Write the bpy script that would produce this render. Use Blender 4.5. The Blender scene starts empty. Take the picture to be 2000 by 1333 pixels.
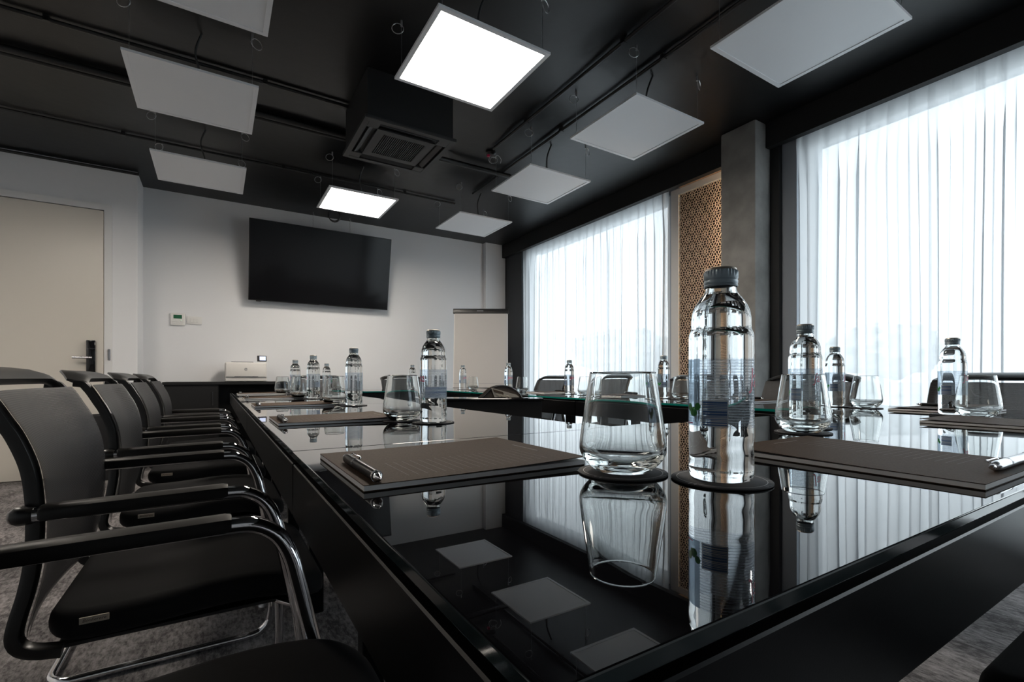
import bpy, bmesh, math, random
from mathutils import Vector, Matrix, noise
random.seed(7)
R = math.radians
SC = bpy.context.scene
COL = SC.collection

# ------------------------------------------------------------------ camera
cam_d = bpy.data.cameras.new('camera')
cam_d.sensor_fit = 'HORIZONTAL'; cam_d.sensor_width = 36.0
cam_d.lens = 933.4 / 2000 * 36.0
cam_d.shift_y = 71.5 / 2000
cam_d.clip_start = 0.01; cam_d.clip_end = 300
cam = bpy.data.objects.new('camera', cam_d); COL.objects.link(cam)
cam.location = (0, 0, 0.87); cam.rotation_euler = (R(90), 0, R(-31.8))
SC.camera = cam

# ------------------------------------------------------------------ world: even overcast sky
SKY = 3.9
w = bpy.data.worlds.new('overcast_sky'); SC.world = w; w.use_nodes = True
bg = w.node_tree.nodes['Background']
bg.inputs['Color'].default_value = (0.87, 0.94, 1.0, 1); bg.inputs['Strength'].default_value = SKY

# ------------------------------------------------------------------ view
vs = SC.view_settings
vs.view_transform = 'Standard'; vs.look = 'None'; vs.gamma = 1.0; vs.use_curve_mapping = False
vs.exposure = 0.12
LAMP = 35.0          # radiance of the lit ceiling panels
cy = SC.cycles
cy.use_denoising = True
try:
    cy.denoiser = 'OPENIMAGEDENOISE'; cy.denoising_input_passes = 'RGB_ALBEDO_NORMAL'
except Exception: pass
cy.max_bounces = 14; cy.transmission_bounces = 14; cy.glossy_bounces = 8; cy.transparent_max_bounces = 24; cy.diffuse_bounces = 5
cy.caustics_reflective = False; cy.caustics_refractive = False; cy.sample_clamp_indirect = 6.0

# sky portals in the window openings (only steer the sampling of the sky)
def portal(loc, sy, sz):
    l = bpy.data.lights.new('window_portal', 'AREA'); l.shape = 'RECTANGLE'; l.size = sz; l.size_y = sy
    l.cycles.is_portal = True
    o = bpy.data.objects.new('window_portal', l); COL.objects.link(o)
    o.location = loc; o.rotation_euler = (0, R(90), 0)
portal((3.76, 4.25, 1.30), 2.4, 2.6)
portal((3.76, -0.265, 1.30), 4.27, 2.6)

# ------------------------------------------------------------------ materials
MATS = {}
def nt(name):
    m = bpy.data.materials.new(name); m.use_nodes = True
    return m, m.node_tree, m.node_tree.nodes['Principled BSDF']
def mat(name, col, rough=0.5, metal=0.0, ior=1.5, spec=0.5, nscale=0, namt=0.0, bscale=0, bstr=0.0, bdist=0.001, coat=0.0, stretch=None, trans=0.0):
    """principled material with optional procedural colour variation and relief"""
    m, t, p = nt(name)
    p.inputs['Base Color'].default_value = (*col, 1)
    p.inputs['Roughness'].default_value = rough; p.inputs['Metallic'].default_value = metal
    p.inputs['IOR'].default_value = ior; p.inputs['Specular IOR Level'].default_value = spec
    p.inputs['Coat Weight'].default_value = coat; p.inputs['Transmission Weight'].default_value = trans
    if nscale or bscale:
        tc = t.nodes.new('ShaderNodeTexCoord'); mp = t.nodes.new('ShaderNodeMapping')
        t.links.new(tc.outputs['Object'], mp.inputs['Vector'])
        if stretch: mp.inputs['Scale'].default_value = stretch
    if nscale:
        n = t.nodes.new('ShaderNodeTexNoise'); n.inputs['Scale'].default_value = nscale; n.inputs['Detail'].default_value = 6
        t.links.new(mp.outputs[0], n.inputs['Vector'])
        r = t.nodes.new('ShaderNodeValToRGB')
        a = [max(0, c * (1 - namt)) for c in col]; b = [min(1, c * (1 + namt)) for c in col]
        r.color_ramp.elements[0].position = 0.3; r.color_ramp.elements[1].position = 0.7
        r.color_ramp.elements[0].color = (*a, 1); r.color_ramp.elements[1].color = (*b, 1)
        t.links.new(n.outputs['Fac'], r.inputs['Fac']); t.links.new(r.outputs['Color'], p.inputs['Base Color'])
    if bscale:
        n2 = t.nodes.new('ShaderNodeTexNoise'); n2.inputs['Scale'].default_value = bscale; n2.inputs['Detail'].default_value = 4
        t.links.new(mp.outputs[0], n2.inputs['Vector'])
        b = t.nodes.new('ShaderNodeBump'); b.inputs['Strength'].default_value = bstr; b.inputs['Distance'].default_value = bdist
        t.links.new(n2.outputs['Fac'], b.inputs['Height']); t.links.new(b.outputs['Normal'], p.inputs['Normal'])
    MATS[name] = m
    return m
def emit(name, col, strength):
    m, t, p = nt(name)
    p.inputs['Base Color'].default_value = (0.8, 0.8, 0.8, 1)
    p.inputs['Emission Color'].default_value = (*col, 1); p.inputs['Emission Strength'].default_value = strength
    MATS[name] = m
    return m

mat('wall_paint', (0.74, 0.745, 0.76), 0.85, bscale=260, bstr=0.10)
mat('ceiling_paint', (0.0045, 0.0049, 0.0056), 0.40, nscale=2.2, namt=0.35, bscale=14, bstr=0.25, bdist=0.004)
mat('black_paint', (0.006, 0.0065, 0.0075), 0.6)
mat('charcoal', (0.035, 0.038, 0.044), 0.6)
mat('ac_plastic', (0.018, 0.019, 0.021), 0.5)
mat('facade_white', (0.62, 0.64, 0.66), 0.7)
mat('reveal_grey', (0.30, 0.33, 0.37), 0.7)
mat('concrete', (0.32, 0.315, 0.30), 0.75, nscale=5, namt=0.28, bscale=30, bstr=0.25, bdist=0.003)
mat('door_paint', (0.62, 0.58, 0.52), 0.35)
mat('frame_paint', (0.70, 0.70, 0.70), 0.5)
mat('black_plastic', (0.012, 0.012, 0.013), 0.38)
mat('black_gloss', (0.006, 0.006, 0.007), 0.06)
mat('tv_screen', (0.006, 0.006, 0.007), 0.10, spec=0.22)
mat('black_board', (0.0025, 0.0025, 0.003), 0.32, spec=0.12, bscale=500, bstr=0.04)
mat('cabinet_black', (0.007, 0.007, 0.0075), 0.45, spec=0.35)
mat('chrome', (0.72, 0.72, 0.74), 0.07, metal=1.0)
mat('steel', (0.45, 0.45, 0.46), 0.25, metal=1.0)
mat('wire_metal', (0.60, 0.60, 0.61), 0.35, metal=1.0)
mat('seat_fabric', (0.007, 0.007, 0.008), 0.9, spec=0.25, bscale=900, bstr=0.4, bdist=0.0006)
mat('arm_leather', (0.008, 0.0072, 0.0065), 0.46, spec=0.3, bscale=700, bstr=0.08)
mat('rail_plastic', (0.010, 0.0095, 0.009), 0.34)
mat('tag_cloth', (0.42, 0.36, 0.29), 0.8)
mat('tag_ink', (0.05, 0.035, 0.03), 0.8)
mat('white_plastic', (0.72, 0.71, 0.69), 0.4)
mat('printer_shell', (0.66, 0.64, 0.61), 0.45)
mat('grey_mark', (0.22, 0.22, 0.23), 0.4)
mat('paper', (0.80, 0.79, 0.785), 0.8)
mat('flip_paper', (0.52, 0.50, 0.485), 0.85)
mat('lamp_frame', (0.80, 0.81, 0.83), 0.35)
mat('diffuser_off', (0.80, 0.815, 0.84), 0.45, bscale=0)
mat('lcd_green', (0.02, 0.11, 0.055), 0.25)
mat('cap_metal', (0.24, 0.30, 0.34), 0.34, metal=0.2)
mat('cap_top', (0.42, 0.38, 0.33), 0.35, metal=0.8)
mat('teal_edge_lit', (0.004, 0.16, 0.13), 0.08, ior=1.5)  # glass teal brightened, light shining through the edge put into the colour
mat('glass_edge', (0.010, 0.018, 0.020), 0.10, ior=1.6)
mat('table_glass', (0.004, 0.004, 0.005), 0.004, ior=1.78, spec=0.5)
mat('pen_black', (0.005, 0.005, 0.006), 0.30, spec=0.15)
mat('pen_silver', (0.62, 0.62, 0.64), 0.2, metal=1.0)
mat('hazed_leaf', (0.52, 0.55, 0.55), 0.9, nscale=1.5, namt=0.3)  # foliage paled and greyed, haze put into its colour
mat('tree_bark', (0.15, 0.13, 0.11), 0.9)
mat('outside_ground', (0.45, 0.46, 0.46), 0.95, nscale=0.3, namt=0.15)
mat('lattice_tan', (0.80, 0.63, 0.48), 0.5)
mat('lattice_back', (0.045, 0.028, 0.018), 0.7)
mat('wood_header', (0.42, 0.30, 0.19), 0.55, nscale=9, namt=0.2, stretch=(1, 8, 8))
mat('phone_brown', (0.050, 0.040, 0.034), 0.45)
mat('phone_grey', (0.30, 0.28, 0.25), 0.35)
mat('key_grey', (0.60, 0.55, 0.45), 0.4)
mat('red_ink', (0.62, 0.02, 0.10), 0.5)


mat('tree_green', (0.01, 0.22, 0.03), 0.5)
mat('coaster_ink', (0.40, 0.39, 0.39), 0.7)
emit('diffuser_lit', (1.0, 0.91, 0.80), LAMP)
emit('added_warm_glow', (1.0, 0.76, 0.52), 28.0)  # glow of the added strip behind the column
emit('printer_screen', (0.25, 0.38, 0.75), 0.9)
emit('led_green', (0.2, 1.0, 0.4), 1.0)

def m_glass(name, ior, tint, rough=0.0):
    m = bpy.data.materials.new(name); m.use_nodes = True; t = m.node_tree; t.nodes.clear()
    o = t.nodes.new('ShaderNodeOutputMaterial'); g = t.nodes.new('ShaderNodeBsdfGlass')
    g.inputs['IOR'].default_value = ior; g.inputs['Color'].default_value = (*tint, 1); g.inputs['Roughness'].default_value = rough
    t.links.new(g.outputs[0], o.inputs[0]); MATS[name] = m
m_glass('clear_glass', 1.48, (0.985, 0.993, 0.99))
m_glass('bottle_glass', 1.37, (0.985, 0.995, 0.993))

def m_mixed(name, fac, build_a, build_b):
    m = bpy.data.materials.new(name); m.use_nodes = True; t = m.node_tree; t.nodes.clear()
    o = t.nodes.new('ShaderNodeOutputMaterial'); x = t.nodes.new('ShaderNodeMixShader')
    a = build_a(t); b = build_b(t)
    t.links.new(a.outputs[0], x.inputs[1]); t.links.new(b.outputs[0], x.inputs[2]); t.links.new(x.outputs[0], o.inputs[0])
    if callable(fac): t.links.new(fac(t), x.inputs[0])
    else: x.inputs[0].default_value = fac
    MATS[name] = m
    return m
def n_transp(c=(1, 1, 1)):
    def f(t):
        n = t.nodes.new('ShaderNodeBsdfTransparent'); n.inputs[0].default_value = (*c, 1); return n
    return f
def n_diff(c, kind='ShaderNodeBsdfDiffuse'):
    def f(t):
        n = t.nodes.new(kind); n.inputs[0].default_value = (*c, 1); return n
    return f
def n_gloss(c, r):
    def f(t):
        n = t.nodes.new('ShaderNodeBsdfGlossy'); n.inputs[0].default_value = (*c, 1); n.inputs['Roughness'].default_value = r; return n
    return f
def n_two(f1, f2, k):
    def f(t):
        x = t.nodes.new('ShaderNodeMixShader'); x.inputs[0].default_value = k
        a = f1(t); b = f2(t); t.links.new(a.outputs[0], x.inputs[1]); t.links.new(b.outputs[0], x.inputs[2]); return x
    return f
# window pane: thin glass (faint reflection over clear transmission)
m_mixed('window_glass', 0.07, n_transp((0.96, 0.98, 0.98)), n_gloss((1, 1, 1), 0.0))
# sheer voile
m_mixed('sheer', 0.86, n_transp(), n_two(n_diff((0.74, 0.76, 0.78), 'ShaderNodeBsdfTranslucent'), n_diff((0.80, 0.81, 0.83)), 0.30))
# chair mesh fabric: fine horizontal weave, partly see-through
def weave(t):
    tc = t.nodes.new('ShaderNodeTexCoord'); wv = t.nodes.new('ShaderNodeTexWave'); wv.bands_direction = 'Z'
    wv.inputs['Scale'].default_value = 92; wv.inputs['Distortion'].default_value = 0.3; wv.inputs['Detail'].default_value = 1
    t.links.new(tc.outputs['Object'], wv.inputs['Vector'])
    mr = t.nodes.new('ShaderNodeMapRange'); mr.inputs['To Min'].default_value = 0.70; mr.inputs['To Max'].default_value = 0.93
    t.links.new(wv.outputs['Fac'], mr.inputs['Value']); return mr.outputs[0]
def mesh_body(t):
    p = t.nodes.new('ShaderNodeBsdfPrincipled'); p.inputs['Base Color'].default_value = (0.017, 0.0175, 0.020, 1)
    p.inputs['Roughness'].default_value = 0.55; return p
m_mixed('mesh_fabric', weave, n_transp(), mesh_body)
# clear plastic label film with faint blue print
def lab_fac(t):
    tc = t.nodes.new('ShaderNodeTexCoord'); sp = t.nodes.new('ShaderNodeSeparateXYZ'); t.links.new(tc.outputs['Object'], sp.inputs[0])
    wv = t.nodes.new('ShaderNodeTexWave'); wv.bands_direction = 'Z'; wv.inputs['Scale'].default_value = 95; wv.inputs['Distortion'].default_value = 2.0
    wv.inputs['Detail'].default_value = 3; wv.inputs['Detail Scale'].default_value = 4
    t.links.new(tc.outputs['Object'], wv.inputs['Vector'])
    mr = t.nodes.new('ShaderNodeMapRange'); mr.inputs['To Min'].default_value = 0.05; mr.inputs['To Max'].default_value = 0.34
    t.links.new(wv.outputs['Fac'], mr.inputs['Value']); return mr.outputs[0]
m_mixed('label_film', lab_fac, n_transp((0.93, 0.96, 1.0)), n_two(n_diff((0.55, 0.65, 0.75)), n_diff((0.72, 0.80, 0.88), 'ShaderNodeBsdfTranslucent'), 0.6))
TRL = 'ShaderNodeBsdfTranslucent'
m_mixed('label_navy', 0.88, n_transp((0.4, 0.55, 0.8)), n_two(n_diff((0.10, 0.19, 0.40)), n_diff((0.14, 0.26, 0.52), TRL), 0.5))
m_mixed('label_white', 0.75, n_transp(), n_two(n_diff((0.7, 0.74, 0.78)), n_diff((0.8, 0.84, 0.88), TRL), 0.5))
m_mixed('label_blue', 0.62, n_transp((0.75, 0.86, 0.96)), n_two(n_diff((0.42, 0.54, 0.66)), n_diff((0.50, 0.62, 0.74), TRL), 0.5))

def m_carpet():
    m, t, p = nt('carpet'); p.inputs['Roughness'].default_value = 0.95; p.inputs['Specular IOR Level'].default_value = 0.15
    tc = t.nodes.new('ShaderNodeTexCoord'); mp = t.nodes.new('ShaderNodeMapping'); mp.inputs['Scale'].default_value = (1.0, 0.35, 1)
    t.links.new(tc.outputs['Object'], mp.inputs['Vector'])
    n = t.nodes.new('ShaderNodeTexNoise'); n.inputs['Scale'].default_value = 75; n.inputs['Detail'].default_value = 8; n.inputs['Roughness'].default_value = 0.75
    n2 = t.nodes.new('ShaderNodeTexNoise'); n2.inputs['Scale'].default_value = 9; n2.inputs['Detail'].default_value = 4
    t.links.new(mp.outputs[0], n.inputs['Vector']); t.links.new(mp.outputs[0], n2.inputs['Vector'])
    mx = t.nodes.new('ShaderNodeMath'); mx.operation = 'MULTIPLY_ADD'; mx.inputs[1].default_value = 0.35
    t.links.new(n2.outputs['Fac'], mx.inputs[0]); 
    ml = t.nodes.new('ShaderNodeMath'); ml.operation = 'MULTIPLY'; ml.inputs[1].default_value = 0.65
    t.links.new(n.outputs['Fac'], ml.inputs[0]); t.links.new(ml.outputs[0], mx.inputs[2])
    r = t.nodes.new('ShaderNodeValToRGB'); r.color_ramp.elements[0].position = 0.42; r.color_ramp.elements[1].position = 0.60
    r.color_ramp.elements[0].color = (0.070, 0.065, 0.066, 1); r.color_ramp.elements[1].color = (0.31, 0.29, 0.288, 1)
    t.links.new(mx.outputs[0], r.inputs['Fac']); t.links.new(r.outputs[0], p.inputs['Base Color'])
    b = t.nodes.new('ShaderNodeBump'); b.inputs['Strength'].default_value = 0.9; b.inputs['Distance'].default_value = 0.006
    t.links.new(n.outputs['Fac'], b.inputs['Height']); t.links.new(b.outputs[0], p.inputs['Normal']); MATS['carpet'] = m
m_carpet()

def m_cover():
    """brown notepad cover; fine pale ruled print across its lower half (flat print)"""
    m, t, p = nt('pad_cover'); p.inputs['Roughness'].default_value = 0.6; p.inputs['Specular IOR Level'].default_value = 0.05
    tc = t.nodes.new('ShaderNodeTexCoord'); sp = t.nodes.new('ShaderNodeSeparateXYZ'); t.links.new(tc.outputs['Object'], sp.inputs[0])
    def mth(op, a, b=None):
        n = t.nodes.new('ShaderNodeMath'); n.operation = op
        for i, v in enumerate((a, b)):
            if v is None: continue
            if isinstance(v, (int, float)): n.inputs[i].default_value = v
            else: t.links.new(v, n.inputs[i])
        return n.outputs[0]
    fr = mth('FRACT', mth('DIVIDE', sp.outputs['X'], 0.0115))
    line = mth('LESS_THAN', fr, 0.055)
    band = mth('MULTIPLY', mth('LESS_THAN', sp.outputs['Y'], -0.005), mth('GREATER_THAN', sp.outputs['Y'], -0.098))
    xr = mth('MULTIPLY', mth('GREATER_THAN', sp.outputs['X'], 0.055), mth('LESS_THAN', sp.outputs['X'], 0.262))
    title = mth('MULTIPLY', mth('MULTIPLY', mth('GREATER_THAN', sp.outputs['X'], 0.2755), mth('LESS_THAN', sp.outputs['X'], 0.2785)),
                mth('MULTIPLY', mth('LESS_THAN', sp.outputs['Y'], 0.03), mth('GREATER_THAN', sp.outputs['Y'], -0.04)))
    f = mth('MAXIMUM', mth('MULTIPLY', line, mth('MULTIPLY', band, xr)), title)
    n = t.nodes.new('ShaderNodeTexNoise'); n.inputs['Scale'].default_value = 420; n.inputs['Detail'].default_value = 3
    t.links.new(tc.outputs['Object'], n.inputs['Vector'])
    r = t.nodes.new('ShaderNodeValToRGB'); r.color_ramp.elements[0].position = 0.3; r.color_ramp.elements[1].position = 0.7
    r.color_ramp.elements[0].color = (0.055, 0.037, 0.026, 1); r.color_ramp.elements[1].color = (0.088, 0.061, 0.045, 1)
    t.links.new(n.outputs['Fac'], r.inputs['Fac'])
    mx = t.nodes.new('ShaderNodeMix'); mx.data_type = 'RGBA'
    t.links.new(mth('MULTIPLY', f, 0.55), mx.inputs[0]); t.links.new(r.outputs[0], mx.inputs[6]); mx.inputs[7].default_value = (0.30, 0.27, 0.25, 1)
    t.links.new(mx.outputs[2], p.inputs['Base Color']); MATS['pad_cover'] = m
m_cover()

def m_coaster():
    m, t, p = nt('coaster_card'); p.inputs['Roughness'].default_value = 0.75
    tc = t.nodes.new('ShaderNodeTexCoord'); sp = t.nodes.new('ShaderNodeVectorMath'); sp.operation = 'MULTIPLY'; sp.inputs[1].default_value = (1, 1, 0)
    t.links.new(tc.outputs['Object'], sp.inputs[0])
    ln = t.nodes.new('ShaderNodeVectorMath'); ln.operation = 'LENGTH'; t.links.new(sp.outputs[0], ln.inputs[0])
    c = t.nodes.new('ShaderNodeMath'); c.operation = 'COMPARE'; c.inputs[1].default_value = 0.0485; c.inputs[2].default_value = 0.00045
    t.links.new(ln.outputs['Value'], c.inputs[0])
    mx = t.nodes.new('ShaderNodeMix'); mx.data_type = 'RGBA'; t.links.new(c.outputs[0], mx.inputs[0])
    mx.inputs[6].default_value = (0.028, 0.027, 0.030, 1); mx.inputs[7].default_value = (0.38, 0.37, 0.37, 1)
    t.links.new(mx.outputs[2], p.inputs['Base Color']); MATS['coaster_card'] = m
m_coaster()

# ------------------------------------------------------------------ mesh helpers
class MB:
    def __init__(s): s.v = []; s.f = []; s.mi = []
    def add(s, v, f, mi=0):
        k = len(s.v); s.v += [tuple(p) for p in v]; s.f += [tuple(i + k for i in q) for q in f]; s.mi += [mi] * len(f); return s
    def box(s, c, d, mi=0, rot=None):
        x, y, z = d[0] / 2, d[1] / 2, d[2] / 2
        v = [Vector((a * x, b * y, e * z)) for e in (-1, 1) for b in (-1, 1) for a in (-1, 1)]
        if rot: v = [rot @ p for p in v]
        return s.add([p + Vector(c) for p in v], [(0, 2, 3, 1), (4, 5, 7, 6), (0, 1, 5, 4), (2, 6, 7, 3), (0, 4, 6, 2), (1, 3, 7, 5)], mi)
    def span(s, a, b, mi=0):
        return s.box([(p + q) / 2 for p, q in zip(a, b)], [abs(q - p) for p, q in zip(a, b)], mi)
    def lathe(s, prof, n=32, c=(0, 0, 0), fn=None, mi=0):
        v = []; f = []; rings = []
        for (r, z) in prof:
            if r < 1e-7: rings.append([len(v)]); v.append((c[0], c[1], c[2] + z))
            else:
                rg = []
                for i in range(n):
                    a = 2 * math.pi * i / n; rr = r + (fn(a, r, z) if fn else 0)
                    rg.append(len(v)); v.append((c[0] + rr * math.cos(a), c[1] + rr * math.sin(a), c[2] + z))
                rings.append(rg)
        for A, B in zip(rings, rings[1:]):
            for i in range(n):
                j = (i + 1) % n
                if len(A) == 1 and len(B) == 1: break
                if len(A) == 1: f.append((A[0], B[j], B[i]))
                elif len(B) == 1: f.append((A[i], A[j], B[0]))
                else: f.append((A[i], A[j], B[j], B[i]))
        return s.add(v, f, mi)
    def tube(s, pts, r, n=10, closed=False, mi=0, caps=True):
        pts = [Vector(p) for p in pts]; N = len(pts); v = []; f = []
        rr = r if isinstance(r, (list, tuple)) else [r] * N
        tg = []
        for i in range(N):
            if closed: d = pts[(i + 1) % N] - pts[i - 1]
            else: d = pts[min(i + 1, N - 1)] - pts[max(i - 1, 0)]
            tg.append(d.normalized())
        u = Vector((0, 0, 1)) if abs(tg[0].z) < 0.9 else Vector((1, 0, 0))
        u = (u - tg[0] * u.dot(tg[0])).normalized()
        for i in range(N):
            u = (u - tg[i] * u.dot(tg[i])).normalized(); b = tg[i].cross(u)
            for k in range(n):
                a = 2 * math.pi * k / n
                v.append(pts[i] + (u * math.cos(a) + b * math.sin(a)) * rr[i])
        for i in range(N if closed else N - 1):
            for k in range(n):
                j = (i + 1) % N; l = (k + 1) % n
                f.append((i * n + k, i * n + l, j * n + l, j * n + k))
        if not closed and caps:
            f.append(tuple(range(n - 1, -1, -1))); f.append(tuple((N - 1) * n + k for k in range(n)))
        return s.add(v, f, mi)
    def prism(s, poly, h, axis='Y', off=0, mi=0):
        """extrude a polygon (a,b) symmetric about off along axis by h"""
        n = len(poly)
        def P(a, b, t):
            return {'Y': (a, off + t, b), 'X': (off + t, a, b), 'Z': (a, b, off + t)}[axis]
        v = [P(a, b, -h / 2) for a, b in poly] + [P(a, b, h / 2) for a, b in poly]
        f = [tuple(range(n)), tuple(range(2 * n - 1, n - 1, -1))] + [(i, i + n, (i + 1) % n + n, (i + 1) % n) for i in range(n)]
        return s.add(v, f, mi)
    def mesh(s, name, smooth=None, recalc=True):
        me = bpy.data.meshes.new(name); me.from_pydata(s.v, [], s.f); me.update()
        if any(s.mi):
            me.polygons.foreach_set('material_index', s.mi)
        if recalc:
            b = bmesh.new(); b.from_mesh(me); bmesh.ops.recalc_face_normals(b, faces=b.faces); b.to_mesh(me); b.free()
        if smooth:
            me.shade_smooth(); me.set_sharp_from_angle(angle=R(smooth))
        return me
def link(name, me, mats, parent=None, loc=None, rot=None):
    o = bpy.data.objects.new(name, me); COL.objects.link(o)
    if mats and not me.materials:
        for m in (mats if isinstance(mats, (list, tuple)) else [mats]): me.materials.append(MATS[m])
    if parent: o.parent = parent
    if loc is not None: o.location = loc
    if rot is not None: o.rotation_euler = rot
    return o
def part(name, mb, mats, parent=None, smooth=None, loc=None, rot=None, recalc=True):
    return link(name, mb.mesh(name, smooth, recalc), mats, parent, loc, rot)
def rbox_mesh(name, size, bev, seg=3, center=(0, 0, 0), smooth=35):
    b = bmesh.new(); bmesh.ops.create_cube(b, size=1.0)
    for v in b.verts: v.co = Vector((v.co.x * size[0], v.co.y * size[1], v.co.z * size[2]))
    bmesh.ops.bevel(b, geom=list(b.edges), offset=bev, segments=seg, profile=0.5, affect='EDGES')
    for v in b.verts: v.co += Vector(center)
    me = bpy.data.meshes.new(name); b.to_mesh(me); b.free(); me.shade_smooth(); me.set_sharp_from_angle(angle=R(smooth))
    return me
def rbox(name, size, bev, mats, parent=None, seg=3, center=(0, 0, 0), loc=None, rot=None):
    return link(name, rbox_mesh(name, size, bev, seg, center), mats, parent, loc, rot)
def tag(o, label=None, cat=None, group=None, kind=None):
    if label: o['label'] = label
    if cat: o['category'] = cat
    if group: o['group'] = group
    if kind: o['kind'] = kind
    return o
def thing(name, loc=(0, 0, 0), rz=0.0):
    o = bpy.data.objects.new(name, None); COL.objects.link(o); o.location = loc; o.rotation_euler = (0, 0, rz); o.empty_display_size = 0.05
    return o
def copy_tree(o, parent=None):
    c = o.copy(); COL.objects.link(c)
    if parent: c.parent = parent
    for ch in o.children: copy_tree(ch, c)
    return c
def struct(name, mb, mats, parent=None, smooth=None):
    o = part(name, mb, mats, parent, smooth)
    if not parent: o['kind'] = 'structure'
    return o
def text_geo(s, size, shear=0.0):
    cu = bpy.data.curves.new('t', 'FONT'); cu.body = s; cu.size = size; cu.align_x = 'CENTER'; cu.align_y = 'CENTER'; cu.shear = shear; cu.resolution_u = 3
    o = bpy.data.objects.new('t', cu); COL.objects.link(o)
    me = bpy.data.meshes.new_from_object(o)
    v = [tuple(p.co) for p in me.vertices]; f = [tuple(p.vertices) for p in me.polygons]
    bpy.data.objects.remove(o); bpy.data.curves.remove(cu); bpy.data.meshes.remove(me)
    return v, f
def arc(c, r, a0, a1, n, plane='XZ', y=0.0):
    out = []
    for i in range(n + 1):
        a = R(a0 + (a1 - a0) * i / n); p, q = c[0] + r * math.cos(a), c[1] + r * math.sin(a)
        out.append((p, y, q) if plane == 'XZ' else ((p, q, y) if plane == 'XY' else (y, p, q)))
    return out
def smooth_path(pts, k=4):
    """Catmull-Rom through the points"""
    P = [Vector(p) for p in pts]; out = []
    for i in range(len(P) - 1):
        p0, p1, p2, p3 = P[max(i - 1, 0)], P[i], P[i + 1], P[min(i + 2, len(P) - 1)]
        for j in range(k):
            t = j / k
            out.append(0.5 * ((2 * p1) + (p2 - p0) * t + (2 * p0 - 5 * p1 + 4 * p2 - p3) * t * t + (3 * p1 - p0 - 3 * p2 + p3) * t ** 3))
    out.append(P[-1]); return out

# ------------------------------------------------------------------ room shell
CH = 2.77
WH = 2.60; XW = 3.65; YT = 5.98; YD = 5.58; XL = -2.3; YB = -2.6
struct('floor', MB().span((XL - .1, YB - .1, -0.08), (XW + .12, YT + .1, 0)), 'carpet')
struct('ceiling', MB().span((XL - .1, YB - .1, CH), (XW + .12, YT + .1, CH + 0.1)), 'ceiling_paint')
struct('wall_back', MB().span((-0.614, YT, 0), (XW + .12, YT + 0.1, CH)), 'wall_paint')
struct('wall_door_side', MB().span((XL - .1, YD, 0), (-1.80, YD + 0.5, CH)).span((-0.835, YD, 0), (-0.614, YD + 0.5, CH)).span((-1.80, YD, 2.385), (-0.835, YD + 0.5, CH)).span((-1.8, YD + 0.3, 0), (-0.835, YD + 0.5, 2.385)), 'wall_paint')
struct('wall_left', MB().span((XL - .1, YB, 0), (XL, YD, CH)), 'wall_paint')
struct('wall_rear', MB().span((XL, YB - .1, 0), (XW + .12, YB, CH)), 'wall_paint')
struct('trim_1', MB().span((3.225, 5.90, 0), (3.545, YT, CH)), 'wall_paint')                       # white pilaster in the far corner
# window wall: head, piers, sills
struct('wall_right', MB().span((XW, YB, WH), (XW + .12, YT, CH)).span((XW, 1.87, 0), (XW + .12, 3.05, WH)).span((XW, 5.45, 0), (XW + .12, YT, WH))
       .span((XW, YB, 0), (XW + .12, -2.4, WH)), 'reveal_grey')
struct('facade_overhang', MB().span((XW + .125, -2.5, 2.63), (3.975, 5.6, 2.80)).span((XW + .125, 1.87, -.3), (3.975, 3.04, 2.63)), 'facade_white')
struct('trim_2', MB().span((3.49, YB, 2.585), (3.545, YT, CH)), 'black_paint')                    # black pelmet above the curtains
struct('trim_3', MB().span((3.555, 5.48, 0), (3.60, YT - .003, 2.70)), 'charcoal')                        # dark panel beside the far corner
struct('trim_4', MB().span((3.545, 1.965, 0), (3.60, 2.03, 2.70)), 'black_paint')
struct('trim_5', MB().span((3.585, 1.86, 0), (3.62, 1.965, 2.70)), 'reveal_grey')
# concrete column
colm = rbox('concrete_column', (0.245, 0.285, CH - 0.002), 0.012, 'concrete', seg=2, loc=(3.4825, 2.178, CH / 2))
tag(colm, kind='structure')
# baseboards
struct('baseboard_back', MB().span((-0.61, YT - .012, 0), (3.2, YT, 0.06)), 'charcoal')
struct('baseboard_door_side', MB().span((XL, YD - .012, 0), (-1.86, YD, 0.06)).span((-0.775, YD - .012, 0), (-0.614, YD, 0.06)), 'charcoal')
# windows
def window(n, y0, y1):
    m = MB(); x0, x1 = XW + .03, XW + .09; t = 0.055
    m.span((x0, y0, 0), (x1, y1, t)).span((x0, y0, WH - t), (x1, y1, WH)).span((x0, y0, t), (x1, y0 + t, WH - t)).span((x0, y1 - t, t), (x1, y1, WH - t))
    w_ = struct(f'window_{n}', m, 'frame_paint')
    part('window_pane', MB().span((XW + .058, y0 + t - .003, t - .003), (XW + .060, y1 - t + .003, WH + .003 - t)), 'window_glass', w_)
window(1, 3.05, 5.45); window(2, -2.4, 1.87)
# black conduit along the top of the wall beside the door
tag(part('wall_conduit', MB().tube([(XL, YD - .02, 2.745), (-0.60, YD - .02, 2.745)], 0.013, 8), 'black_plastic', smooth=50), 'thin black conduit along the wall top above the door', 'conduit')

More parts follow.
